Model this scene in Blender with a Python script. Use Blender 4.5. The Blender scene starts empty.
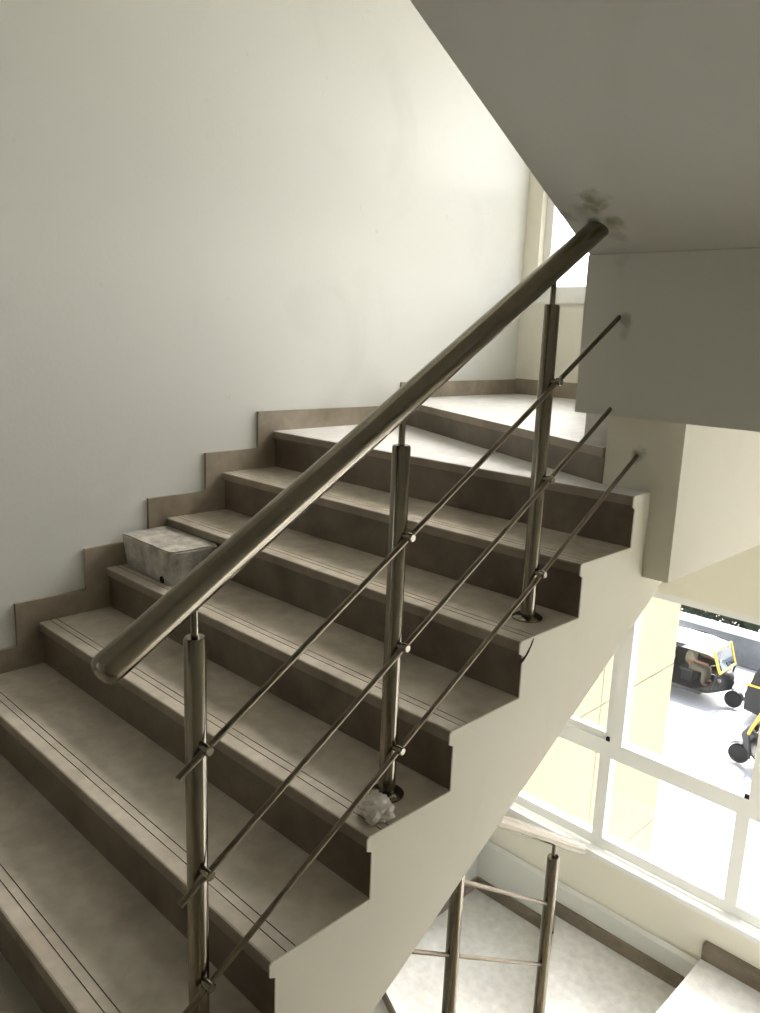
import bpy, bmesh, math, random
from math import radians, sin, cos, pi, sqrt, atan2
from mathutils import Vector, Matrix
random.seed(7)
from mathutils import noise as mn
SC = bpy.context.scene
COL = SC.collection

# ---------------------------------------------------------------- camera
cam_d = bpy.data.cameras.new('camera')
cam = bpy.data.objects.new('camera', cam_d); COL.objects.link(cam)
cam.location = (2.84326599, -0.06286366, 1.72875108)
cam.rotation_euler = (radians(77.7276881), radians(-2.13461924), radians(44.83304987))
cam_d.sensor_fit = 'HORIZONTAL'; cam_d.sensor_width = 36.0
cam_d.lens = 807.33 / 760 * 36.0
cam_d.clip_start = 0.02; cam_d.clip_end = 400
SC.camera = cam

# ---------------------------------------------------------------- light
SC.view_settings.view_transform = 'Standard'
SC.view_settings.look = 'None'
SC.view_settings.gamma = 1.0
SC.view_settings.use_curve_mapping = False
SC.view_settings.exposure = 0.8

world = bpy.data.worlds.new('world'); SC.world = world; world.use_nodes = True
nt = world.node_tree; nt.nodes.clear()
out = nt.nodes.new('ShaderNodeOutputWorld'); bg = nt.nodes.new('ShaderNodeBackground')
sky = nt.nodes.new('ShaderNodeTexSky'); sky.sky_type = 'NISHITA'; sky.sun_disc = False
sky.sun_elevation = radians(38); sky.sun_rotation = radians(0); sky.air_density = 1.0; sky.dust_density = 4.0
hs = nt.nodes.new('ShaderNodeHueSaturation'); hs.inputs['Saturation'].default_value = 0.35
nt.links.new(sky.outputs[0], hs.inputs['Color']); nt.links.new(hs.outputs[0], bg.inputs[0])
bg.inputs[1].default_value = 0.6
nt.links.new(bg.outputs[0], out.inputs[0])

sun_d = bpy.data.lights.new('sun', 'SUN'); sun_d.energy = 4.0; sun_d.angle = radians(1.0); sun_d.color = (1, .95, .86)
sun = bpy.data.objects.new('sun', sun_d); COL.objects.link(sun)
sun.rotation_euler = Vector((-0.06, 0.13, 1.0)).to_track_quat('Z', 'Y').to_euler()
sun.location = (20, 20, 30)

def portal(x0, x1, z0, z1, y, rx=-90):      # sampling portals in the window openings: they give no light of their own
    d = bpy.data.lights.new('window_portal', 'AREA'); d.shape = 'RECTANGLE'
    d.size = x1 - x0; d.size_y = z1 - z0; d.cycles.is_portal = True
    o = bpy.data.objects.new('window_portal', d); COL.objects.link(o)
    o.location = ((x0+x1)/2, y, (z0+z1)/2); o.rotation_euler = (radians(rx), 0, 0)
    return o
portal(0.10, 3.40, -1.25, 0.42, 4.20)
portal(0.10, 3.40, 1.94, 3.52, 4.20)
portal(0.10, 3.40, 5.08, 6.30, 4.20)
portal(0.30, 0.75, 1.50, 2.10, -2.62, 90)
q_ = portal(2.30, 3.75, -1.0, 0.9, 0); q_.location = (3.72, 3.025, -.05); q_.rotation_euler = (radians(-90), 0, radians(-90))

# ---------------------------------------------------------------- dimensions
T, R, W = 0.26710, 0.16, 1.7387      # going, rise, width of the main flight
OV = 0.012                            # nosing overhang
YW = 3.95                             # inner face of the window wall
XR = 3.50                             # right wall
ST = 3.14                             # storey height
ST2 = 3.34                            # height to the landing below

# ---------------------------------------------------------------- helpers
def s2l(c): return tuple((v/12.92 if v <= .04045 else ((v+.055)/1.055)**2.4) for v in c)
def rgb(r, g, b): return s2l((r/255, g/255, b/255)) + (1,)

def obj(name, bm, mat=None, parent=None, smooth=False, recalc=True):
    if recalc: bmesh.ops.recalc_face_normals(bm, faces=bm.faces)
    me = bpy.data.meshes.new(name); bm.to_mesh(me); bm.free()
    if mat is not None:
        for m in (mat if isinstance(mat, (list, tuple)) else [mat]): me.materials.append(m)
    if smooth:
        for p in me.polygons: p.use_smooth = True
        try: me.set_sharp_from_angle(angle=radians(40))
        except Exception: pass
    o = bpy.data.objects.new(name, me); COL.objects.link(o)
    if parent is not None: o.parent = parent
    return o

def thing(name, label, cat, loc=(0, 0, 0), rotz=0, group=None):
    o = bpy.data.objects.new(name, None); COL.objects.link(o); o.empty_display_size = .1
    o.location = loc; o.rotation_euler = (0, 0, rotz); o['label'] = label; o['category'] = cat
    if group: o['group'] = group
    return o
def tag(o, label, cat, group=None, kind=None):
    o['label'] = label; o['category'] = cat
    if group: o['group'] = group
    if kind: o['kind'] = kind
    return o
def struct(name, bm, mat, label=None, cat=None, smooth=False):
    o = obj(name, bm, mat, None, smooth); o['kind'] = 'structure'
    if label: o['label'] = label
    if cat: o['category'] = cat
    return o

def add_box(bm, x0, x1, y0, y1, z0, z1, mi=0):
    vs = [bm.verts.new((x, y, z)) for x in (x0, x1) for y in (y0, y1) for z in (z0, z1)]
    for f in ((0,1,3,2),(4,6,7,5),(0,4,5,1),(2,3,7,6),(0,2,6,4),(1,5,7,3)):
        fc = bm.faces.new([vs[i] for i in f]); fc.material_index = mi
    return vs
def box(x0, x1, y0, y1, z0, z1, bev=0):
    bm = bmesh.new(); add_box(bm, x0, x1, y0, y1, z0, z1)
    if bev:
        bmesh.ops.bevel(bm, geom=bm.edges[:], offset=bev, segments=2, affect='EDGES', profile=.5)
    return bm
def prism_yz(pts, x0, x1, bm=None, mats=None):
    """closed polygon in y,z extruded along x; mats: material index for each side"""
    bm = bm or bmesh.new(); n = len(pts)
    a = [bm.verts.new((x0, y, z)) for y, z in pts]; b = [bm.verts.new((x1, y, z)) for y, z in pts]
    f1 = bm.faces.new(a); f2 = bm.faces.new(b[::-1])
    for i in range(n):
        f = bm.faces.new([a[i], b[i], b[(i+1) % n], a[(i+1) % n]])
        if mats: f.material_index = mats[i]
    return bm
def prism_xy(pts, z0, z1, bm=None, side=0):
    bm = bm or bmesh.new(); n = len(pts)
    a = [bm.verts.new((x, y, z0)) for x, y in pts]; b = [bm.verts.new((x, y, z1)) for x, y in pts]
    bm.faces.new(a[::-1]); bm.faces.new(b)
    for i in range(n): bm.faces.new([a[i], a[(i+1) % n], b[(i+1) % n], b[i]]).material_index = side
    return bm
def add_tube(bm, pts, r, seg=16, cap=True, radii=None):
    pts = [Vector(p) for p in pts]; rings = []
    for i, p in enumerate(pts):
        d = (pts[min(i+1, len(pts)-1)] - pts[max(i-1, 0)]).normalized()
        up = Vector((0, 0, 1)) if abs(d.z) < .95 else Vector((1, 0, 0))
        u = d.cross(up).normalized(); v = u.cross(d)
        rr = radii[i] if radii else r
        rings.append([bm.verts.new(p + (u*cos(2*pi*k/seg) + v*sin(2*pi*k/seg))*rr) for k in range(seg)])
    for a, b in zip(rings, rings[1:]):
        for k in range(seg): bm.faces.new([a[k], a[(k+1) % seg], b[(k+1) % seg], b[k]])
    if cap: bm.faces.new(rings[0][::-1]); bm.faces.new(rings[-1])
    return bm
def tube(pts, r, seg=20, radii=None): return add_tube(bmesh.new(), pts, r, seg, True, radii)

# ---------------------------------------------------------------- materials
def mat(name, col, rough=.6, metal=0, bump=0, bscale=40, var=0, vscale=6, col2=None, spec=.5, detail=6):
    m = bpy.data.materials.new(name); m.use_nodes = True; n = m.node_tree; b = n.nodes['Principled BSDF']
    b.inputs['Base Color'].default_value = col; b.inputs['Roughness'].default_value = rough
    b.inputs['Metallic'].default_value = metal; b.inputs['Specular IOR Level'].default_value = spec
    tc = n.nodes.new('ShaderNodeTexCoord')
    if var or col2:
        nz = n.nodes.new('ShaderNodeTexNoise'); nz.inputs['Scale'].default_value = vscale; nz.inputs['Detail'].default_value = detail
        nz.inputs['Roughness'].default_value = .62
        n.links.new(tc.outputs['Object'], nz.inputs['Vector'])
        cr = n.nodes.new('ShaderNodeValToRGB')
        c2 = col2 or tuple(v*(1-var) for v in col[:3]) + (1,)
        cr.color_ramp.elements[0].position = .35; cr.color_ramp.elements[1].position = .68
        cr.color_ramp.elements[0].color = c2; cr.color_ramp.elements[1].color = col
        n.links.new(nz.outputs['Fac'], cr.inputs['Fac']); n.links.new(cr.outputs[0], b.inputs['Base Color'])
    if bump:
        nb = n.nodes.new('ShaderNodeTexNoise'); nb.inputs['Scale'].default_value = bscale; nb.inputs['Detail'].default_value = 4
        n.links.new(tc.outputs['Object'], nb.inputs['Vector'])
        bp = n.nodes.new('ShaderNodeBump'); bp.inputs['Strength'].default_value = bump; bp.inputs['Distance'].default_value = .01
        n.links.new(nb.outputs['Fac'], bp.inputs['Height']); n.links.new(bp.outputs[0], b.inputs['Normal'])
    return m

def stone_mat(name, base, vein, dust, rough, spec=.5):
    """polished marble with cloudy veining and dusty scuffs"""
    m = bpy.data.materials.new(name); m.use_nodes = True; n = m.node_tree; b = n.nodes['Principled BSDF']; L = n.links.new
    tc = n.nodes.new('ShaderNodeTexCoord')
    def noise(sc, det, dist=0):
        z = n.nodes.new('ShaderNodeTexNoise'); z.inputs['Scale'].default_value = sc; z.inputs['Detail'].default_value = det
        z.inputs['Distortion'].default_value = dist; L(tc.outputs['Object'], z.inputs['Vector']); return z
    a = noise(3.5, 8, .5); c = noise(22, 6, .2); d = noise(9, 10, .3)
    r1 = n.nodes.new('ShaderNodeValToRGB'); r1.color_ramp.elements[0].position = .35; r1.color_ramp.elements[1].position = .65
    r1.color_ramp.elements[0].color = vein; r1.color_ramp.elements[1].color = base
    L(a.outputs['Fac'], r1.inputs['Fac'])
    r2 = n.nodes.new('ShaderNodeValToRGB'); r2.color_ramp.elements[0].position = .5; r2.color_ramp.elements[1].position = .85
    r2.color_ramp.elements[0].color = (0, 0, 0, 1); r2.color_ramp.elements[1].color = (.3, .3, .3, 1)
    L(d.outputs['Fac'], r2.inputs['Fac'])
    mx = n.nodes.new('ShaderNodeMix'); mx.data_type = 'RGBA'; L(r2.outputs[0], mx.inputs[0]); L(r1.outputs[0], mx.inputs[6]); mx.inputs[7].default_value = dust
    r3 = n.nodes.new('ShaderNodeValToRGB'); r3.color_ramp.elements[0].position = .3; r3.color_ramp.elements[1].position = .7
    r3.color_ramp.elements[0].color = (.82, .82, .82, 1); r3.color_ramp.elements[1].color = (1, 1, 1, 1); L(c.outputs['Fac'], r3.inputs['Fac'])
    m2 = n.nodes.new('ShaderNodeMix'); m2.data_type = 'RGBA'; m2.blend_type = 'MULTIPLY'; m2.inputs[0].default_value = 1
    L(mx.outputs[2], m2.inputs[6]); L(r3.outputs[0], m2.inputs[7]); L(m2.outputs[2], b.inputs['Base Color'])
    mr = n.nodes.new('ShaderNodeMapRange'); mr.inputs['To Min'].default_value = rough-.015; mr.inputs['To Max'].default_value = rough+.03
    L(d.outputs['Fac'], mr.inputs['Value']); L(mr.outputs[0], b.inputs['Roughness']); b.inputs['Specular IOR Level'].default_value = spec
    return m

def paint_mat(name, col, dirt, stains=(), amount=.5, scuff=True):
    """emulsion paint, faint roller texture, cloudy grime, round stains at given points (world metres)"""
    m = bpy.data.materials.new(name); m.use_nodes = True; n = m.node_tree; b = n.nodes['Principled BSDF']; L = n.links.new
    b.inputs['Roughness'].default_value = .75; b.inputs['Specular IOR Level'].default_value = .25
    tc = n.nodes.new('ShaderNodeTexCoord')
    z = n.nodes.new('ShaderNodeTexNoise'); z.inputs['Scale'].default_value = 1.7; z.inputs['Detail'].default_value = 8; z.inputs['Distortion'].default_value = .8
    L(tc.outputs['Object'], z.inputs['Vector'])
    cr = n.nodes.new('ShaderNodeValToRGB'); cr.color_ramp.elements[0].position = .56; cr.color_ramp.elements[1].position = .80
    cr.color_ramp.elements[0].color = (0, 0, 0, 1); cr.color_ramp.elements[1].color = (amount,)*3 + (1,)
    L(z.outputs['Fac'], cr.inputs['Fac'])
    mx = n.nodes.new('ShaderNodeMix'); mx.data_type = 'RGBA'; L(cr.outputs[0], mx.inputs[0]); mx.inputs[6].default_value = col; mx.inputs[7].default_value = dirt
    last = mx.outputs[2]
    if scuff:
        v = n.nodes.new('ShaderNodeTexNoise'); v.inputs['Scale'].default_value = 9; v.inputs['Detail'].default_value = 3; v.inputs['Distortion'].default_value = 1.5
        L(tc.outputs['Object'], v.inputs['Vector'])
        c3 = n.nodes.new('ShaderNodeValToRGB'); c3.color_ramp.elements[0].position = .72; c3.color_ramp.elements[1].position = .78
        c3.color_ramp.elements[0].color = (0, 0, 0, 1); c3.color_ramp.elements[1].color = (.35,)*3 + (1,)
        L(v.outputs['Fac'], c3.inputs['Fac'])
        m3 = n.nodes.new('ShaderNodeMix'); m3.data_type = 'RGBA'; L(c3.outputs[0], m3.inputs[0]); L(last, m3.inputs[6]); m3.inputs[7].default_value = dirt
        last = m3.outputs[2]
    zz = n.nodes.new('ShaderNodeTexNoise'); zz.inputs['Scale'].default_value = 30; zz.inputs['Detail'].default_value = 5
    L(tc.outputs['Object'], zz.inputs['Vector'])
    for (px, py, pz, rad, c, amt) in stains:
        vd = n.nodes.new('ShaderNodeVectorMath'); vd.operation = 'DISTANCE'; vd.inputs[1].default_value = (px, py, pz)
        L(tc.outputs['Object'], vd.inputs[0])
        ad = n.nodes.new('ShaderNodeMath'); ad.operation = 'MULTIPLY_ADD'; L(zz.outputs['Fac'], ad.inputs[0]); ad.inputs[1].default_value = rad*2.2; L(vd.outputs['Value'], ad.inputs[2])
        mr = n.nodes.new('ShaderNodeMapRange'); mr.inputs['From Min'].default_value = rad*1.2; mr.inputs['From Max'].default_value = rad*2.3
        mr.inputs['To Min'].default_value = amt; mr.inputs['To Max'].default_value = 0; mr.interpolation_type = 'SMOOTHSTEP'
        L(ad.outputs[0], mr.inputs['Value'])
        m4 = n.nodes.new('ShaderNodeMix'); m4.data_type = 'RGBA'; L(mr.outputs[0], m4.inputs[0]); L(last, m4.inputs[6]); m4.inputs[7].default_value = c
        last = m4.outputs[2]
    L(last, b.inputs['Base Color'])
    bp = n.nodes.new('ShaderNodeBump'); bp.inputs['Strength'].default_value = .12; bp.inputs['Distance'].default_value = .004
    z2 = n.nodes.new('ShaderNodeTexNoise'); z2.inputs['Scale'].default_value = 60; z2.inputs['Detail'].default_value = 4
    L(tc.outputs['Object'], z2.inputs['Vector']); L(z2.outputs['Fac'], bp.inputs['Height']); L(bp.outputs[0], b.inputs['Normal'])
    return m

def glass_mat(name, tint=(1, 1, 1, 1), refl=.08):
    m = bpy.data.materials.new(name); m.use_nodes = True; n = m.node_tree; n.nodes.clear(); L = n.links.new
    o = n.nodes.new('ShaderNodeOutputMaterial'); t = n.nodes.new('ShaderNodeBsdfTransparent'); g = n.nodes.new('ShaderNodeBsdfGlossy')
    t.inputs[0].default_value = tint; g.inputs['Roughness'].default_value = .02
    mx = n.nodes.new('ShaderNodeMixShader'); mx.inputs[0].default_value = refl
    L(t.outputs[0], mx.inputs[1]); L(g.outputs[0], mx.inputs[2]); L(mx.outputs[0], o.inputs[0]); return m

STONE = stone_mat('tread_marble', rgb(216,207,190), rgb(194,184,166), rgb(230,223,209), .24, .7)
RISER = stone_mat('riser_marble', rgb(124,110,92), rgb(92,80,64), rgb(146,132,114), .45)
SKIRT = stone_mat('skirting_marble', rgb(172,160,141), rgb(140,127,108), rgb(186,176,160), .42)
WHITE_STONE = stone_mat('landing_marble', rgb(238,237,233), rgb(226,224,218), rgb(243,242,239), .32)
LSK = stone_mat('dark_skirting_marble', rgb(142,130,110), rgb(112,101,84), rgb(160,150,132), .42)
EDGE = stone_mat('tread_edge_shaded', rgb(158,146,126), rgb(128,116,98), rgb(176,165,148), .45)  # same tread stone, the shade of its front faces put into the colour
GROOVE = mat('groove_dirt', rgb(108,101,88), .8)
stain = rgb(108,110,50); stain2 = rgb(70,68,52)
WALL = paint_mat('wall_paint', rgb(221,221,213), rgb(188,186,173), amount=.28)
PLAST = paint_mat('stringer_plaster', rgb(236,232,215), rgb(206,202,184), amount=.35, scuff=False)
PIER = paint_mat('pier_plaster', rgb(230,226,210), rgb(206,202,184), amount=.35, scuff=False, stains=[(1.685,2.24,1.388,.026,rgb(70,66,50),.7)])
SOFF = paint_mat('soffit_paint', rgb(206,206,200), rgb(182,180,168), amount=.35, scuff=False,
                 stains=[(1.685,1.854,2.072,.045,stain,.7),(1.705,1.935,2.027,.035,stain,.6),(1.58,1.897,2.049,.03,stain2,.35),(1.64,1.88,2.06,.03,stain2,.25),(1.69,1.99,2.0,.03,stain2,.25)])
BEAM = paint_mat('beam_paint', rgb(220,219,212), rgb(180,178,168), amount=.45, scuff=False,
                 stains=[(1.70,2.05,1.785,.022,stain2,.45),(1.705,2.05,1.745,.020,stain2,.2),(1.67,2.05,1.935,.03,stain2,.12)])
STEEL = mat('stainless_steel', rgb(140,133,118), .2, 1.0, var=.12, vscale=30)
STEEL_D = mat('steel_bar', rgb(128,118,102), .3, 1.0, var=.2, vscale=40)
FRAME = mat('window_frame_powder', rgb(236,236,230), .4)
GLASS = glass_mat('window_glass')
CONC = mat('concrete_block', rgb(206,201,188), .95, bump=.6, bscale=25, col2=rgb(146,141,130), vscale=14)
HOLE = mat('dark_hole', rgb(28,25,22), 1)
PAPER = mat('crumpled_plastic', rgb(214,208,196), .45, bump=.3, bscale=60)
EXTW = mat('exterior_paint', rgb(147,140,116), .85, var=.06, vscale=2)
ROAD = mat('street_concrete', rgb(205,205,205), .9, var=.12, vscale=.6)
BWALL = mat('boundary_wall_plaster', rgb(132,136,140), .9, col2=rgb(92,96,99), vscale=1.1)
COPE = mat('coping', rgb(220,226,232), .8)
BLACK = mat('black_rexine', rgb(20,21,23), .5)
TYRE = mat('tyre_rubber', rgb(24,24,25), .8)
YELL = mat('yellow_paint', rgb(232,190,70), .4)
CANV = mat('white_canvas', rgb(232,232,230), .7)
SEATM = mat('seat_vinyl', rgb(120,110,90), .5)
LEAF = mat('leaf', rgb(52,70,44), .6, var=.5, vscale=8)

# ================================================================ THE SETTING
# left wall
s = struct('wall_left', box(-.2, 0, -2.4, YW, -6, 6.6), WALL, 'cream painted wall running up beside the stone stairs', 'wall')
bm = bmesh.new()
for q in ((-2.4, 2.30, -6, 6.6), (3.75, YW+.2, -6, 6.6), (2.30, 3.75, -6, -1.0), (2.30, 3.75, .90, 6.6)): add_box(bm, XR, XR+.2, *q)
struct('wall_right', bm, WALL, 'cream wall on the right side of the stairwell', 'wall')
# back wall with a small opening added out of view for fill light
bm = bmesh.new()
for q in ((0, .30, 1.50, 2.10), (.75, XR, 1.50, 2.10), (0, XR, -6, 1.50), (0, XR, 2.10, 6.6)): add_box(bm, q[0], q[1], -2.6, -2.4, q[2], q[3])

struct('wall_back', bm, WALL)
# window wall: piers and spandrels as one shell around three openings
bm = bmesh.new()
wy0, wy1 = YW, YW+.20
def spandrel(z0, z1): add_box(bm, 0, XR, wy0, wy1, z0, z1)
spandrel(-6, -1.25); spandrel(.42, 1.94); spandrel(3.515, 5.08); spandrel(6.2, 6.6)
for z0, z1 in ((-1.25, .42), (1.94, 3.515), (5.08, 6.2)):
    add_box(bm, 0, .10, wy0, wy1, z0, z1); add_box(bm, 3.40, XR, wy0, wy1, z0, z1)
struct('wall_far', bm, PLAST, 'cream wall with the windows at the far side of the stairwell', 'wall')
# plaster ledge above the skirting of each half landing
for k, dz in ((0, -ST),):
    bm = bmesh.new()
    prof = [(YW, 1.56+dz), (YW-.012, 1.57+dz), (YW-.035, 1.55+dz), (YW-.035, 1.22+dz), (YW, 1.22+dz)]
    prism_yz(prof, 0, 1.6, bm)
    struct('trim_%d' % (k+1), bm, WALL)
struct('ceiling', box(0, XR, -2.6, YW, 6.5, 6.7), WALL)
# floor where the photographer stands
struct('floor', box(0, XR, -2.4, .5, -.05, .16), STONE)

# windows
def window(n, z0, z1, zt, yf=YW+.075):
    root = bpy.data.objects.new('window_%d' % n, None); COL.objects.link(root); root['kind'] = 'structure'
    root.location = (1.75, yf, z0); 
    fr = bmesh.new(); X0, X1 = .10, 3.40; d = .03
    def b(x0, x1, za, zb, dd=d): add_box(fr, x0-1.75, x1-1.75, -dd, dd, za-z0, zb-z0)
    b(X0, X1, z0, z0+.07); b(X0, X1, z1-.05, z1); b(X0, X0+.05, z0+.07, zt-.06); b(X1-.05, X1, z0+.07, zt-.06); b(X0, X0+.05, zt+.04, z1-.05); b(X1-.05, X1, zt+.04, z1-.05)
    b(X0, X1, zt-.06, zt+.04)
    for mx in MULL: b(mx-.035, mx+.035, z0+.07, zt-.06); b(mx+UP-.038, mx+UP+.038, zt+.04, z1-.05)
    o = obj('window_frame', fr, FRAME, root)
    sl = bmesh.new(); add_box(sl, X0-1.75, X1-1.75, -.11, -.03, -.022, .008); o2 = obj('window_sill', sl, FRAME, root)
    xs = [X0+.05] + MULL + [X1-.05]
    for i in range(len(xs)-1):
        a, c = xs[i]+(.035 if i else 0), xs[i+1]-(.035 if i < len(xs)-2 else 0)
        au, cu = a+(UP if i else 0), c+(UP if i < len(xs)-2 else 0)
        za, zb = zt+.04, z1-.05
        if i == 0:          # sliding sash behind the first light
            sh = bmesh.new(); w = .04
            for q in ((au, cu, za, za+w), (au, cu, zb-w, zb), (au, au+w, za+w, zb-w), (cu-w, cu, za+w, zb-w)):
                add_box(sh, q[0]-1.75, q[1]-1.75, -.015, .012, q[2]-z0, q[3]-z0)
            obj('window_sash', sh, FRAME, root)
        g1 = bmesh.new(); add_box(g1, au-1.75, cu-1.75, .014, .019, za-z0, zb-z0); obj('window_pane', g1, GLASS, root)
        g2 = bmesh.new(); add_box(g2, a-1.75, c-1.75, -.003, .003, .07, zt-.06-z0); obj('window_pane', g2, GLASS, root)
        if i < len(xs)-2:
            lt = bmesh.new(); add_box(lt, cu-.026-1.75, cu-.002-1.75, -.034, -.016, za-z0+.001, za-z0+.022); obj('window_latch', lt, HOLE, root)
    return root
MULL = [.80, 1.595, 2.39]; UP = .055
window(1, -1.25, .42, -.60)
window(2, 1.94, 3.515, 2.53)
window(3, 5.08, 6.2, 5.67)
bm = bmesh.new()
for q in ((.30, .34, 1.50, 2.10), (.71, .75, 1.50, 2.10), (.34, .71, 1.50, 1.54), (.34, .71, 2.06, 2.10)): add_box(bm, q[0], q[1], -2.53, -2.47, q[2], q[3])
struct('window_4', bm, FRAME)  # unseen window frame, added behind the camera to let in fill light
bm = bmesh.new()
for q in ((2.30, 2.36, -1.0, .9), (3.69, 3.75, -1.0, .9), (3.0, 3.05, -.94, .84), (2.36, 3.69, -1.0, -.94), (2.36, 3.69, .84, .9)): add_box(bm, XR+.08, XR+.13, *q)
struct('window_5', bm, FRAME)  # unseen window frame, added in the right wall to bring side light

# ================================================================ MAIN FLIGHT
def nosing_profile(y0, z, y1, th=.030, grooves=True):
    """tread slab side profile with two anti-slip grooves; returns pts, mats"""
    b = .006
    pts = [(y0, z-th), (y0, z-b), (y0+.002, z-.002), (y0+b, z)]
    mt = [2, 2, 0, 0]
    if grooves:
        for g in (.040, .064):
            pts += [(y0+g, z), (y0+g, z-.0025), (y0+g+.0028, z-.003), (y0+g+.0028, z)]
            mt[-1] = 0; mt += [1, 1, 1, 0]
    pts += [(y1, z), (y1, z-th)]; mt += [0, 0]
    return pts, mt

stairs = thing('staircase', 'brown stone stairs with grooved treads climbing beside the cream wall, plastered side', 'staircase', (0, .5, .16))
def sp(name, bm, m, smooth=False, label=None, par=None):
    o = obj(name, bm, m, None, smooth)
    o.parent = par or stairs
    o.matrix_parent_inverse = (par or stairs).matrix_world.inverted() if False else Matrix.Translation(-Vector((par or stairs).location))
    if label: o['label'] = label
    return o
for k in range(2, 8):
    y0 = k*T; y1 = (k+1)*T+OV+.01
    pts, mt = nosing_profile(y0, k*R, y1)
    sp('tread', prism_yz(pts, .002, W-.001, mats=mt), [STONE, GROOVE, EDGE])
    sp('riser', box(.002, W-.001, y0+OV, y0+OV+.018, (k-1)*R+.0005, k*R-.030), RISER)
# riser to the half landing
sp('riser', box(.002, W-.001, 8*T+OV, 8*T+OV+.018, 7*R+.0005, 8*R-.030), RISER)

# concrete flight under the stone with sloping soffit
BOT = lambda y: .62*y - .52
pts = [(.30, .17)]
for k in range(2, 9):
    yr = k*T+OV+.018
    pts += [(yr, (k-1)*R-.030 if k > 2 else .16), (yr, k*R-.030)]
pts[0] = (2*T+OV+.018, -.05)
pts += [(2.45, 8*R-.03), (2.45, .97), (2.37, BOT(2.37)), (.90, BOT(.90)), (.78, -.05)]
pts = [pts[0]] + pts[2:]
sp('concrete_flight', prism_yz(pts, .002, W-.004), PLAST)
# plastered stringer face, follows the step ends
pts = [(2*T-.004, -.05), (2*T-.004+OV, -.05)]
pts = [(2*T+OV, -.05)]
for k in range(2, 9):
    pts += [(k*T+OV, k*R-.042), (k*T-.003, k*R-.034), (k*T-.003, k*R-.006), (k*T+.004, k*R-.0008)]
    if k < 8: pts += [((k+1)*T+OV, k*R-.0008)]
pts += [(2.239, 8*R-.0008), (2.239, 1.0), (2.37, BOT(2.37)+.0), (.90, BOT(.90)), (.78, -.05)]
sp('stringer_face', prism_yz(pts, W-.001, W+.0025), PLAST)
# broken plaster on the stringer
bm = bmesh.new()
k = 6; cy, cz = k*T+.012, k*R-.02
prev = None
chip = [(-.012, -.036), (-.006, -.030), (.010, -.024), (.026, -.004), (.034, .012), (.040, .016), (.034, .0), (.022, -.020), (.006, -.036), (-.008, -.044)]
prism_yz([(cy+a*1.15, cz+b) for a, b in chip], W+.002, W+.0036, bm)
sp('plaster_crack', bm, HOLE, label='dark crack in the broken plaster at a step end')

# ---------------------------------------------------------------- half landings with winders (upper and lower copy)
def landing(par_label, dz, name):
    t = thing(name, par_label, 'landing', (1.0, 3.0, 1.0+dz))
    def lp(nm, bm, m, lab=None):
        return sp(nm, bm, m, False, lab, t)
    zA, zB, zC, zD, zE = 1.396+dz, 1.556+dz, 1.82+dz, 2.0+dz, 2.17+dz
    z8 = 1.28+dz
    D0, D1 = (0.0, 2.93), (1.575, 2.20)         # diagonal riser between the two landing levels
    off = .012
    # slab of the first triangle
    pts, mt = nosing_profile(8*T, z8, 8*T+.12, grooves=False)
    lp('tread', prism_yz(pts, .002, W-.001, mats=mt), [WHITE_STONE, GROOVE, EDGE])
    lp('tread', prism_xy([(.002, 8*T+.12), (W-.001, 8*T+.12), (W-.001, 2.235), (1.575, 2.235), (1.575, 2.24), (.002, 2.96)], z8-.03, z8), WHITE_STONE)
    lp('landing_slab', prism_xy([(.002, 8*T+.05), (1.575, 8*T+.05), (1.575, 2.6), (W, 2.6), (W, YW-.002), (.002, YW-.002)], z8-.20, z8-.031), PLAST)
    # diagonal riser and the landing behind it
    lp('riser', prism_xy([(.002, 2.93), (1.575, 2.237), (1.575, 2.257), (.002, 2.95)], z8, zA-.03), RISER)
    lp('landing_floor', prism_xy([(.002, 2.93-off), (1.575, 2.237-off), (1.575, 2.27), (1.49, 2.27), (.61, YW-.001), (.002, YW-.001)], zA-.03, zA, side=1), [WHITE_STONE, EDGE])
    lp('winder_step', prism_xy([(.61, YW-.001), (1.49, 2.25), (1.575, 2.30), (1.52, YW-.001)], zA+.0, zB), WHITE_STONE)
    lp('winder_step', prism_xy([(1.52, YW-.001), (1.52, 2.55), (1.83, 2.43), (2.30, YW-.001)], zC-.28, zC), WHITE_STONE)
    lp('winder_step', prism_xy([(2.30, YW-.001), (1.83, 2.43), (XR-.002, 3.6), (XR-.002, YW-.001)], zD-.30, zD), WHITE_STONE)
    lp('winder_step', prism_xy([(XR-.002, 3.6), (1.83, 2.43), (1.83, 2.26), (XR-.002, 2.26)], zE-.32, zE), WHITE_STONE)
    return t
landing('white marble half landing with a diagonal step at the top of the stairs', 0, 'half_landing')
landing('bright white marble half landing below the stairs under the window', -ST2, 'half_landing')

# pier at the head of the stairs, running back as the edge beam of the landing
bm = prism_xy([(1.576, 2.24), (1.826, 2.24), (1.826, YW-.002), (1.745, YW-.002), (1.745, 2.27), (1.576, 2.27)], 1.012, 1.515)
struct('wall_pier', bm, PIER, 'grey pier at the head of the stairs with a bright cream side face', 'wall')

# ================================================================ FLIGHT OVERHEAD
upper = thing('staircase', 'grey painted underside and beam of the upper flight overhead', 'staircase', (2.4, 2.1, 1.6))
SL = .552
z0 = 1.962; y0 = 2.054
def zs(y): return z0 + SL*(y0-y)
top = []
for k in range(0, 6):       # steps on top of the overhead flight
    yy = 2.10 - k*T; zt = 2.34 + k*R
    top += [(yy, zt-R), (yy, zt)]
top += [(.50, 3.14), (.50, 3.30), (.36, 3.30)]
pts = [(y0, 1.516), (y0, z0), (.36, zs(.36))] + top[::-1] + [(2.24, top[0][1]), (2.24, 1.516)]
sp('flight_soffit', prism_yz(pts, 1.57, XR-.002), SOFF, par=upper)
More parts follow.
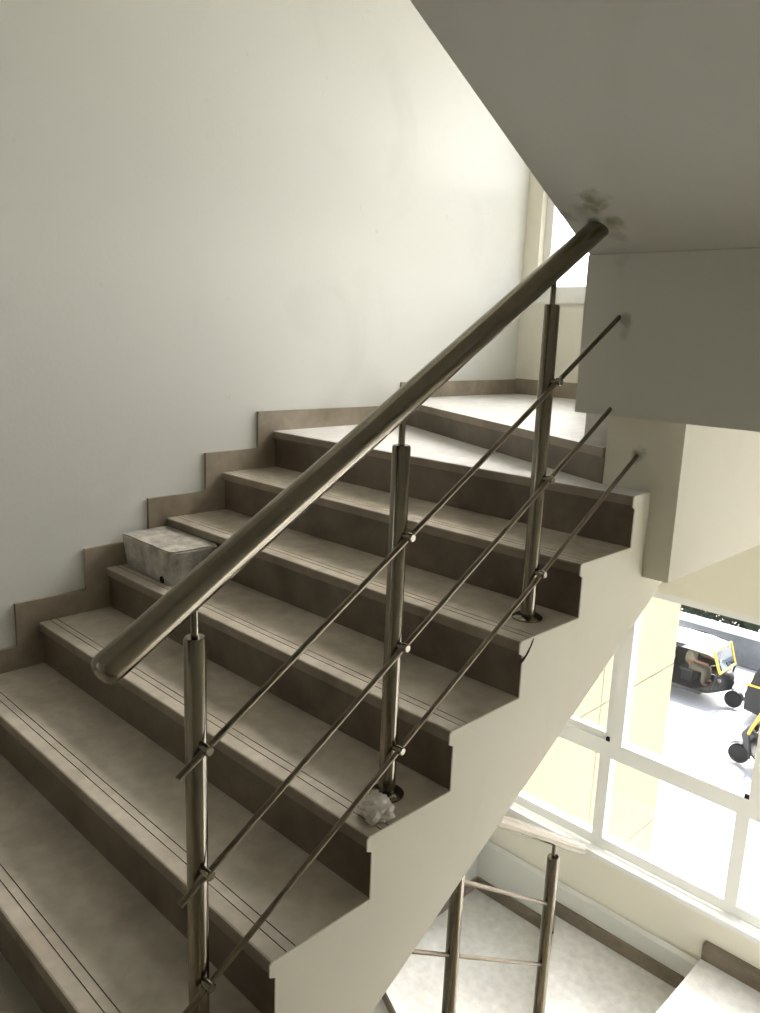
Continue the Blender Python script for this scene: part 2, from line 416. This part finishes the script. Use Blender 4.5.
# thin beam face in front so that it takes its own marks
sp('landing_beam', box(1.568, XR-.002, y0-.004, y0+.01, 1.516, z0-.0005), BEAM, par=upper)
# next storey: floor slab and flight above the main one
struct('ceiling_slab', box(0, XR, -2.4, .35, ST-.05, ST+.16), WALL)
flight3 = thing('staircase', 'white sloping underside of the flight above the stone stairs', 'staircase', (.8, .5, 3.3))
pts = [(.36, ST+.0), (.36, ST+.155), (2.36, 1.28+ST), (2.37, BOT(2.37)+ST+.0), (.9, BOT(.9)+ST)]
sp('flight_slab', prism_yz(pts, .002, 1.56), WALL, par=flight3)
struct('ceiling_landing', box(0, W, 2.37, YW, 1.05+ST, 1.28+ST), WALL)

# ================================================================ LOWER FLIGHT (rises from the lower landing to the photographer's floor)
lower = thing('staircase', 'stone flight below with a steel railing coming up from the lower landing', 'staircase', (2.6, 1.2, -.8))
for k in range(1, 7):
    yy = .5+T*(k-1); z = .16-R*k
    XS = 1.57 if k >= 4 else W+.02
    sp('tread', box(XS, XR-.002, yy+.0, yy+T+.012, z-.03, z), STONE, par=lower)
    sp('riser', box(XS+.01, XR-.002, yy+T-.02, yy+T-.002, z-R, z-.03), RISER, par=lower)
pts = [(.5, -.055), (.5, -.4), (2.25, -1.45), (2.25, -.96)]
stp = []
for k in range(1, 7):
    yy = .5+T*(k-1); stp += [(yy, .16-R*k-.031), (yy+T-.021, .16-R*k-.031)]
pts = [(.5, -.45), (2.25, -1.45), (2.25, -.99)] + [p for p in reversed(stp)]
sp('concrete_flight', prism_yz(pts, W+.02, XR-.002), PLAST, par=lower)

# ================================================================ SKIRTINGS
H = .088
def skirt_profile(dz, zA, yend, ya0=2*T-.6):
    p = [(-2.4, .16+dz), (-2.4, .16+H+dz)]
    for k in range(2, 9):
        y = k*T-.080
        p += [(y, (k-1)*R+H+dz), (y, k*R+H+dz)]
    p += [(2.955, 8*R+H-.006+dz), (2.955, zA+H+dz), (yend, zA+H+dz), (yend, zA+dz-.03)]
    p += [(2.93, zA+dz-.03), (2.93, 8*R+dz-.03)]
    for k in range(8, 1, -1):
        p += [(k*T+.03, k*R-.031+dz if k == 8 else k*R-.031+dz), (k*T+.03, (k-1)*R-.031+dz)]
    p += [(.0, .13+dz), (-2.4, .13+dz)]
    return p
struct('baseboard_left', prism_yz(skirt_profile(0, 1.39, YW), .0005, .014), SKIRT, 'brown marble skirting stepping up the left wall', 'skirting')
# the part in the lower storey
struct('baseboard_lower', prism_yz([(2.955, 1.39-ST2-.03), (2.955, 1.39-ST2+H), (YW, 1.39-ST2+H), (YW, 1.36-ST2)], .0005, .014), SKIRT)
for k, dz in enumerate((0, -ST2)):
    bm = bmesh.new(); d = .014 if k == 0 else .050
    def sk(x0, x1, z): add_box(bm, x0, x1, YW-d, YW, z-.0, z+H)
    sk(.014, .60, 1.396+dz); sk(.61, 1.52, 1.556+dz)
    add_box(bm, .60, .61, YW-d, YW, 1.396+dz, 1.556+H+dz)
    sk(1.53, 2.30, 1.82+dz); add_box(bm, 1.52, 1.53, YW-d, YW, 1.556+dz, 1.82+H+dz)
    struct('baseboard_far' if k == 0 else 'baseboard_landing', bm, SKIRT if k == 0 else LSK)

# ================================================================ RAILING
XP = 1.647; XB = 1.682
def rod_fn(z_at, y_at, sl): return lambda y: z_at + sl*(y-y_at)
def make_railing(name, label, xp, xb, posts, railf, y_lo, y_hi, bars, rr=.0295, parent_loc=(1.65, 1.2, .32), lowend=True):
    t = thing(name, label, 'railing', parent_loc)
    def rp(nm, bm, m, par=None, lab=None):
        o = obj(nm, bm, m, None, True)
        if par is None:
            o.parent = t; o.matrix_parent_inverse = Matrix.Translation(-Vector(parent_loc))
        else:
            o.parent = par
        if lab: o['label'] = lab
        return o
    d = Vector((0, 1, railf(1)-railf(0))).normalized()
    a = Vector((xp, y_lo, railf(y_lo))); b = Vector((xp, y_hi, railf(y_hi)))
    pl = []; rad = []
    # domed end cap
    for f, g in ((0, .30), (.12, .62), (.35, .86), (.7, .97), (1, 1)):
        pl.append(a + d*(f*.022)); rad.append(rr*g)
    n = 12
    for i in range(1, n): pl.append((a+d*.022).lerp(b, i/n)); rad.append(rr)
    pl.append(b); rad.append(rr)
    rp('handrail', tube(pl, rr, 40, rad), STEEL, lab='thick round steel handrail')
    for (y, zb, zt) in posts:
        bm = tube([(xp, y, zb), (xp, y, zt-.004), (xp, y, zt)], .0205, 28, [.0205, .0205, .018])
        p = rp('post', bm, STEEL)
        rp('post_pin', tube([(xp, y, zt-.01), (xp, y, railf(y)-rr*.7)], .0072, 14), STEEL, p)
        rp('base_flange', tube([(xp, y, zb+.0005), (xp, y, zb+.005), (xp, y, zb+.011)], .04, 28, [.042, .042, .034]), STEEL, p)
        for bf in bars:
            zc = bf[0](y)
            if zc < zb or zc > zt: continue
            bm = bmesh.new()
            add_tube(bm, [(xp+.012, y, zc), (xb-.001, y, zc)], .008, 14)
            add_tube(bm, [(xb-.003, y, zc), (xb+.010, y, zc), (xb+.0125, y, zc)], .0105, 16, True, [.0105, .0105, .008])
            rp('bar_clamp', bm, STEEL, p)
    for bf, ya, yb in bars:
        a = Vector((xb, ya, bf(ya))); b = Vector((xb, yb, bf(yb)))
        rp('rail_bar', tube([a, b], .0065, 14), STEEL_D)
    return t
RF = rod_fn(1.158+.0, .518, .5985)
b1 = rod_fn(.928, .63, .607); b2 = rod_fn(.667, .629, .6095); b3 = rod_fn(.438, .663, .5985)
make_railing('stair_railing', 'steel railing of thick handrail, three posts and thin bars beside the main steps', XP, XB,
    [(.693, 2*R, 1.175), (1.220, 4*R, 1.487), (1.765, 6*R, 1.811)], RF, .507, 1.985,
    [(b1, .632, 2.062), (b2, .632, 2.24), (b3, .632, 2.244)])
# railing of the flight below
LF = rod_fn(.055, 2.08, -.66)
XL = 1.615
make_railing('stair_railing', 'steel railing seen below through the well, its handrail in front of the window sill', XL, XL-.0,
    [(2.085, -.80, .035), (1.565, -.48, .30)], rod_fn(.095, 2.09, -.655), 2.25, 1.58,
    [(rod_fn(-.09, 2.0, -.69), 2.10, 1.385), (rod_fn(-.345, 2.02, -.67), 2.10, 1.19)], rr=.020, parent_loc=(XL, 1.6, -.8))

# ================================================================ CONCRETE BLOCK ON THE STEP
blk = thing('concrete_block', 'weathered grey concrete block lying on a step by the wall', 'block', (.19, 1.505, 5*R))
bm = bmesh.new()
z = .0; x0, x1, ya, yb, h = -.176, .185, -.108, .098, .128
pts = [(x0+.03, ya+.012, z), (x1-.02, ya+.004, z), (x1+.0, ya+.03, z), (x1+.0, yb-.02, z), (x1-.02, yb, z), (x0+.03, yb, z), (x0+.012, yb-.02, z), (x0+.014, ya+.03, z)]
ptt = [(x0+.014, ya, h), (x1-.014, ya+.002, h), (x1+.004, ya+.022, h-.003), (x1+.010, yb-.012, h), (x1-.005, yb+.004, h), (x0+.012, yb, h+.002), (x0, yb-.014, h), (x0, ya+.014, h)]
A = [bm.verts.new(p) for p in pts]; B = [bm.verts.new(p) for p in ptt]
bm.faces.new(A[::-1]); bm.faces.new(B)
for i in range(8): bm.faces.new([A[i], A[(i+1) % 8], B[(i+1) % 8], B[i]])
bmesh.ops.bevel(bm, geom=bm.edges[:], offset=.006, segments=2, affect='EDGES')
bmesh.ops.triangulate(bm, faces=bm.faces[:])
bmesh.ops.subdivide_edges(bm, edges=[e for e in bm.edges if e.calc_length() > .03], cuts=4, use_grid_fill=True)
bmesh.ops.triangulate(bm, faces=bm.faces[:])
from mathutils import noise as mn
for v in bm.verts:
    if v.co.z > .002: v.co += mn.noise_vector(v.co*28)*.0022
body = obj('block_body', bm, CONC, blk, True)
bm = bmesh.new(); add_tube(bm, [(x1-.062, ya+.003, .012), (x1-.062, ya+.02, .012)], .014, 10)
obj('block_notch', bm, HOLE, blk)

# ================================================================ CRUMPLED PLASTIC AT THE POST
bm = bmesh.new(); bmesh.ops.create_icosphere(bm, subdivisions=4, radius=1)
for v in bm.verts:
    n_ = mn.noise(v.co*1.7 + Vector((3, 1, 2)))*.35 + mn.noise(v.co*4.2)*.22 + abs(mn.noise(v.co*6))*.08
    v.co *= (1+n_); v.co.x *= .030; v.co.y *= .036; v.co.z = max(-.012, v.co.z*.020)
pp = obj('crumpled_bag', bm, PAPER, None, True); pp.scale = (1.2, 1.2, 1.3); pp.location = (1.690, 1.143, 4*R+.0125); pp.rotation_euler[2] = .5
tag(pp, 'small crumpled white plastic scrap at the foot of the middle railing post', 'litter')

# ================================================================ OUTSIDE
bm = bmesh.new(); add_box(bm, -40, 30, -45, 45, -6.2, -6.02); g = struct('ground', bm, ROAD, 'sunlit pale street outside the window', 'street')
# wing of the building, with panel grooves
bm = bmesh.new()
ye = 6.70; yg = 5.42; zg = [-6, -4.2, -2.65, -1.095, .5, 1.9]; e = .006
for i in range(len(zg)-1):
    for (ya, yb) in ((4.15, yg), (yg, ye)):
        add_box(bm, -.6, 0, ya+e, yb-(e if yb != ye else 0), zg[i]+e, zg[i+1]-e)
add_box(bm, -.58, -.012, 4.15, ye-.012, -6, 1.89)
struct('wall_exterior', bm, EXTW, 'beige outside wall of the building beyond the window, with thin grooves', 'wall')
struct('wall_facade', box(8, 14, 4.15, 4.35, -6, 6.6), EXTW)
# boundary wall
bw = thing('boundary_wall', 'long grey boundary wall with a pale coping across the street', 'wall', (-3, 19.7, -6))
o = obj('wall_body', box(-17, 20, -.1, .12, 0, .76), BWALL, bw); o = obj('coping', box(-17, 20, -.16, .20, .76, .86, .01), COPE, bw)
# shrubs beyond
def shrub(x, y, rx, h, label):
    t = thing('shrub', label, 'shrub', (x, y, -6), 0, 'shrubs behind the boundary wall')
    bm = bmesh.new(); rnd = random.Random(int(x*10))
    for i in range(2600):
        c = Vector((rnd.uniform(-rx, rx), rnd.uniform(-.45, .45), 0)); top = h*(1-.10*abs(c.x/rx)**3) + .12*mn.noise(Vector((c.x*2+x, c.y*2, 1)))
        c.z = top*(rnd.random()**.6)
        n1 = Vector((rnd.uniform(-1, 1), rnd.uniform(-1, 1), rnd.uniform(-1, 1))).normalized(); n2 = n1.orthogonal().normalized()
        s_ = rnd.uniform(.07, .13)
        bm.faces.new([bm.verts.new(c + n1*s_), bm.verts.new(c + n2*s_*.5), bm.verts.new(c - n1*s_), bm.verts.new(c - n2*s_*.5)])
    obj('foliage', bm, LEAF, t, recalc=False)
    obj('stem', tube([(0, 0, 0), (.05, 0, h*.4), (0, .03, h*.8)], .05, 8, [.06, .045, .02]), RISER, t)
for i, (x, lab) in enumerate(((-6.62, 'dark shrub beyond the boundary wall, leftmost, above the parked rickshaw'), (-4.75, 'dark green shrub beyond the boundary wall, in the middle of the row'), (-2.8, 'dark green shrub beyond the boundary wall, rightmost of the row'))):
    shrub(x + (i-1)*.06, 20.9, .93, 2.0, lab)

# ---------------------------------------------------------------- auto rickshaws
def wheel_parts(root, x, y, r=.21, w=.10):
    bm = bmesh.new(); seg = 28; prof = [(r-.075, -w/2), (r-.02, -w/2), (r, -w/4), (r, w/4), (r-.02, w/2), (r-.075, w/2)]
    rings = [[bm.verts.new((x+cos(2*pi*k/seg)*pr, y+py, r+sin(2*pi*k/seg)*pr)) for pr, py in prof] for k in range(seg)]
    for k in range(seg):
        a, b_ = rings[k], rings[(k+1) % seg]
        for i in range(len(prof)-1): bm.faces.new([a[i], a[i+1], b_[i+1], b_[i]])
        bm.faces.new([a[-1], a[0], b_[0], b_[-1]])
    wo = obj('wheel', bm, TYRE, root, True)
    bm = bmesh.new(); add_tube(bm, [(x, y-w*.35, r), (x, y+w*.35, r)], r-.07, 20)
    obj('hub', bm, TYRE, wo)
def loft(sections, close=False):
    bm = bmesh.new(); rs = [[bm.verts.new(p) for p in s_] for s_ in sections]
    for a, b_ in zip(rs, rs[1:]):
        for i in range(len(a)-1): bm.faces.new([a[i], a[i+1], b_[i+1], b_[i]])
    return bm
def rickshaw(label, loc, rz, hood, driver=False, body=None):
    body = body or BLACK
    t = thing('auto_rickshaw', label, 'auto rickshaw', loc, rz, None)
    hw = .63
    wheel_parts(t, 1.02, 0, .21, .09); wheel_parts(t, -.85, .5); wheel_parts(t, -.85, -.5)
    # canopy: arch section swept from the windscreen over the roof and down the rear
    path = [(.64, 1.42, .50), (.54, 1.47, .54), (.2, 1.50, .58), (-.4, 1.50, .60), (-1.0, 1.48, .60), (-1.28, 1.40, .60), (-1.40, 1.24, .60), (-1.45, .95, .60)]
    secs = []
    for (x, z, w) in path:
        s_ = []
        for k in range(9):
            a = pi*k/8; s_.append((x, -cos(a)*w*(1 if abs(cos(a)) < .95 else 1), z - .14*(1-max(0, sin(a))**.6)))
        secs.append(s_)
    c = obj('canopy', loft(secs), hood, t, True)
    md = c.modifiers.new('s', 'SOLIDIFY'); md.thickness = .02
    for sgn in (-1, 1):      # side flap of the hood behind the seat
        bm = prism_yz([(0, 0)]*0 or [(.0, .0), (.01, .0), (.01, .01)], 0, .01) if False else bmesh.new()
        vs = [(.0, 1.47), (-1.3, 1.40), (-1.45, .95), (-1.45, .70), (-.85, .70), (-.80, 1.25), (-.1, 1.38)]
        A = [bm.verts.new((x, sgn*.60, z)) for x, z in vs]; B = [bm.verts.new((x, sgn*.62, z)) for x, z in vs]
        bm.faces.new(A); bm.faces.new(B[::-1])
        for i in range(len(vs)): bm.faces.new([A[i], A[(i+1) % 7], B[(i+1) % 7], B[i]])
        obj('hood_side', bm, BLACK, t)
    obj('side_curtain', box(-.9, .38, .60, .615, .42, 1.44), BLACK, t)
    # lower tub
    bm = bmesh.new(); pr = [(-1.5, .34), (-1.52, .72), (-1.45, .95), (-.70, .95), (-.62, .55), (-.60, .42), (.40, .40), (.46, .34), (-1.0, .26)]
    for sgn in (-1, 1):
        A = [bm.verts.new((x, sgn*.60, z)) for x, z in pr]; B = [bm.verts.new((x, sgn*.64, z)) for x, z in pr]
        bm.faces.new(A); bm.faces.new(B[::-1])
        for i in range(len(pr)): bm.faces.new([A[i], A[(i+1) % len(pr)], B[(i+1) % len(pr)], B[i]])
    add_box(bm, -1.5, -1.44, -.6, .6, .34, .95); add_box(bm, -1.44, .44, -.6, .6, .30, .36)
    obj('tub', bm, body, t)
    st = obj('seat', box(-1.25, -.72, -.55, .55, .55, .70, .03), SEATM, t)
    obj('backrest', box(-1.36, -1.24, -.55, .55, .70, 1.15, .03), SEATM, t)
    obj('driver_seat', box(-.28, .08, -.22, .22, .60, .70, .03), BLACK, t)
    obj('seat_base', box(-.24, .04, -.18, .18, .36, .60), BLACK, t)
    # front cowl: rounded sections
    secs = []
    for (x, z, w) in [(.42, .36, .58), (.74, .34, .50), (.95, .44, .34), (1.02, .66, .26), (.93, .84, .34), (.80, .92, .46)]:
        secs.append([(x - .22*(abs(k-4)/4)**2, w*(k-4)/4, z) for k in range(9)])
    c = obj('front_cowl', loft(secs), body, t, True); md = c.modifiers.new('s', 'SOLIDIFY'); md.thickness = .03
    obj('mudguard', loft([[(1.02+cos(a)*.25, y, .21+sin(a)*.25) for y in (-.07, 0, .07)] for a in [radians(q) for q in range(10, 171, 16)]]), body, t, True)
    obj('headlamp', tube([(1.0, 0, .70), (1.06, 0, .70), (1.075, 0, .70)], .075, 18, [.06, .08, .07]), CANV, t, True)
    # windscreen in a yellow frame, leaning back
    bm = bmesh.new()
    c0 = [(.80, -.46, .92), (.80, .46, .92), (.62, .50, 1.42), (.62, -.50, 1.42)]
    for i in range(4): add_tube(bm, [c0[i], c0[(i+1) % 4]], .03, 10)
    f = obj('windscreen_frame', bm, YELL, t, True)
    bm = bmesh.new(); vv = [bm.verts.new(Vector(p)) for p in c0]; bm.faces.new(vv)
    gl = obj('windscreen_glass', bm, glass_mat('rickshaw_glass', (.75, .82, .86, 1), .15), f); md = gl.modifiers.new('s', 'SOLIDIFY'); md.thickness = .006
    for sgn in (-1, 1):
        obj('door_pillar', tube([(.70, sgn*.58, .45), (.78, sgn*.56, .92)], .025, 8), BLACK, t, True)
    obj('belt_band', box(-1.53, -.68, -.645, .645, .93, .975), YELL, t)
    bm = bmesh.new(); add_tube(bm, [(.52, -.3, .98), (.60, 0, .95), (.52, .3, .98)], .016, 10); add_tube(bm, [(.60, 0, .95), (.85, 0, .5)], .02, 10)
    obj('handlebar', bm, STEEL_D, t, True)
    t.scale = (.9, .9, .9)
    return t
RK1 = (-3.90, 17.1, -6.0)
rickshaw('white roofed auto rickshaw with a yellow windscreen frame parked by the grey wall', RK1, 0, CANV)
RK2 = (-1.05, 14.9, -6.0)
rickshaw('auto rickshaw nearer the window, facing left, with dark nose and white hood', RK2, radians(187), CANV)
rickshaw('black auto rickshaw with a yellow belt line, standing between the two white roofed ones', (-1.25, 17.2, -6.0), radians(4), BLACK)

# driver seated in the first rickshaw
SHIRT = mat('khaki_cloth', rgb(112,106,84), .85); SKIN = mat('skin', rgb(120,82,60), .6); HAIR = mat('hair', rgb(22,18,16), .7); TROU = mat('khaki_trousers', rgb(96,91,74), .85)
def skin_obj(name, verts, edges, radii, m, parent, root=0):
    me = bpy.data.meshes.new(name); me.from_pydata(verts, edges, []); me.materials.append(m)
    o = bpy.data.objects.new(name, me); COL.objects.link(o); o.parent = parent
    md = o.modifiers.new('skin', 'SKIN'); md.use_smooth_shade = True
    for i, sv in enumerate(me.skin_vertices[0].data):
        sv.radius = radii[i] if isinstance(radii[i], tuple) else (radii[i], radii[i]); sv.use_root = (i == root)
    sb = o.modifiers.new('sub', 'SUBSURF'); sb.levels = 2; sb.render_levels = 2
    return o
pr = thing('person', 'person in a khaki shirt sitting at the handlebar of the parked auto rickshaw', 'person', (RK1[0]-.09, RK1[1], RK1[2]+.63)); pr.scale = (.9, .9, .9)
V = [(0,0,.06),(0,0,.22),(.03,0,.40),(.04,0,.50),(.06,0,.58),(.08,0,.66),(.09,0,.74),      # 0 pelvis .. 6 crown
     (.03,.17,.46),(.20,.25,.28),(.44,.24,.26),(.53,.23,.27),                               # left arm
     (.03,-.17,.46),(.20,-.25,.28),(.44,-.24,.26),(.53,-.23,.27),
     (.10,.10,.05),(.42,.14,.04),(.40,.15,-.28),(.50,.15,-.32),
     (.10,-.10,.05),(.42,-.14,.04),(.40,-.15,-.28),(.50,-.15,-.32)]
E_ = [(0,1),(1,2),(2,3),(3,4),(4,5),(5,6),(2,7),(7,8),(8,9),(9,10),(2,11),(11,12),(12,13),(13,14),(0,15),(15,16),(16,17),(17,18),(0,19),(19,20),(20,21),(21,22)]
Rr = [(.15,.12),(.14,.11),(.15,.10),.055,.06,.085,.06,.055,.04,.032,.03,.055,.04,.032,.03,.085,.065,.045,.035,.085,.065,.045,.035]
skin_obj('body', V, E_, Rr, SKIN, pr)
skin_obj('shirt', V[0:3]+[V[7],V[8],V[11],V[12]], [(0,1),(1,2),(2,3),(3,4),(2,5),(5,6)], [(.165,.14),(.158,.128),(.165,.118),.07,.055,.07,.055], SHIRT, pr)
skin_obj('trousers', [V[0],V[15],V[16],V[17],V[19],V[20],V[21]], [(0,1),(1,2),(2,3),(0,4),(4,5),(5,6)], [(.165,.135),.098,.078,.06,.098,.078,.06], TROU, pr)
bm = bmesh.new(); bmesh.ops.create_uvsphere(bm, u_segments=16, v_segments=10, radius=.105)
for v in bm.verts:
    v.co.z = max(v.co.z, -.01 - .5*min(0, v.co.x)*-1 if v.co.x > 0 else -.05)
hr = obj('hair', bm, HAIR, pr, True); hr.location = (.075, 0, .70)
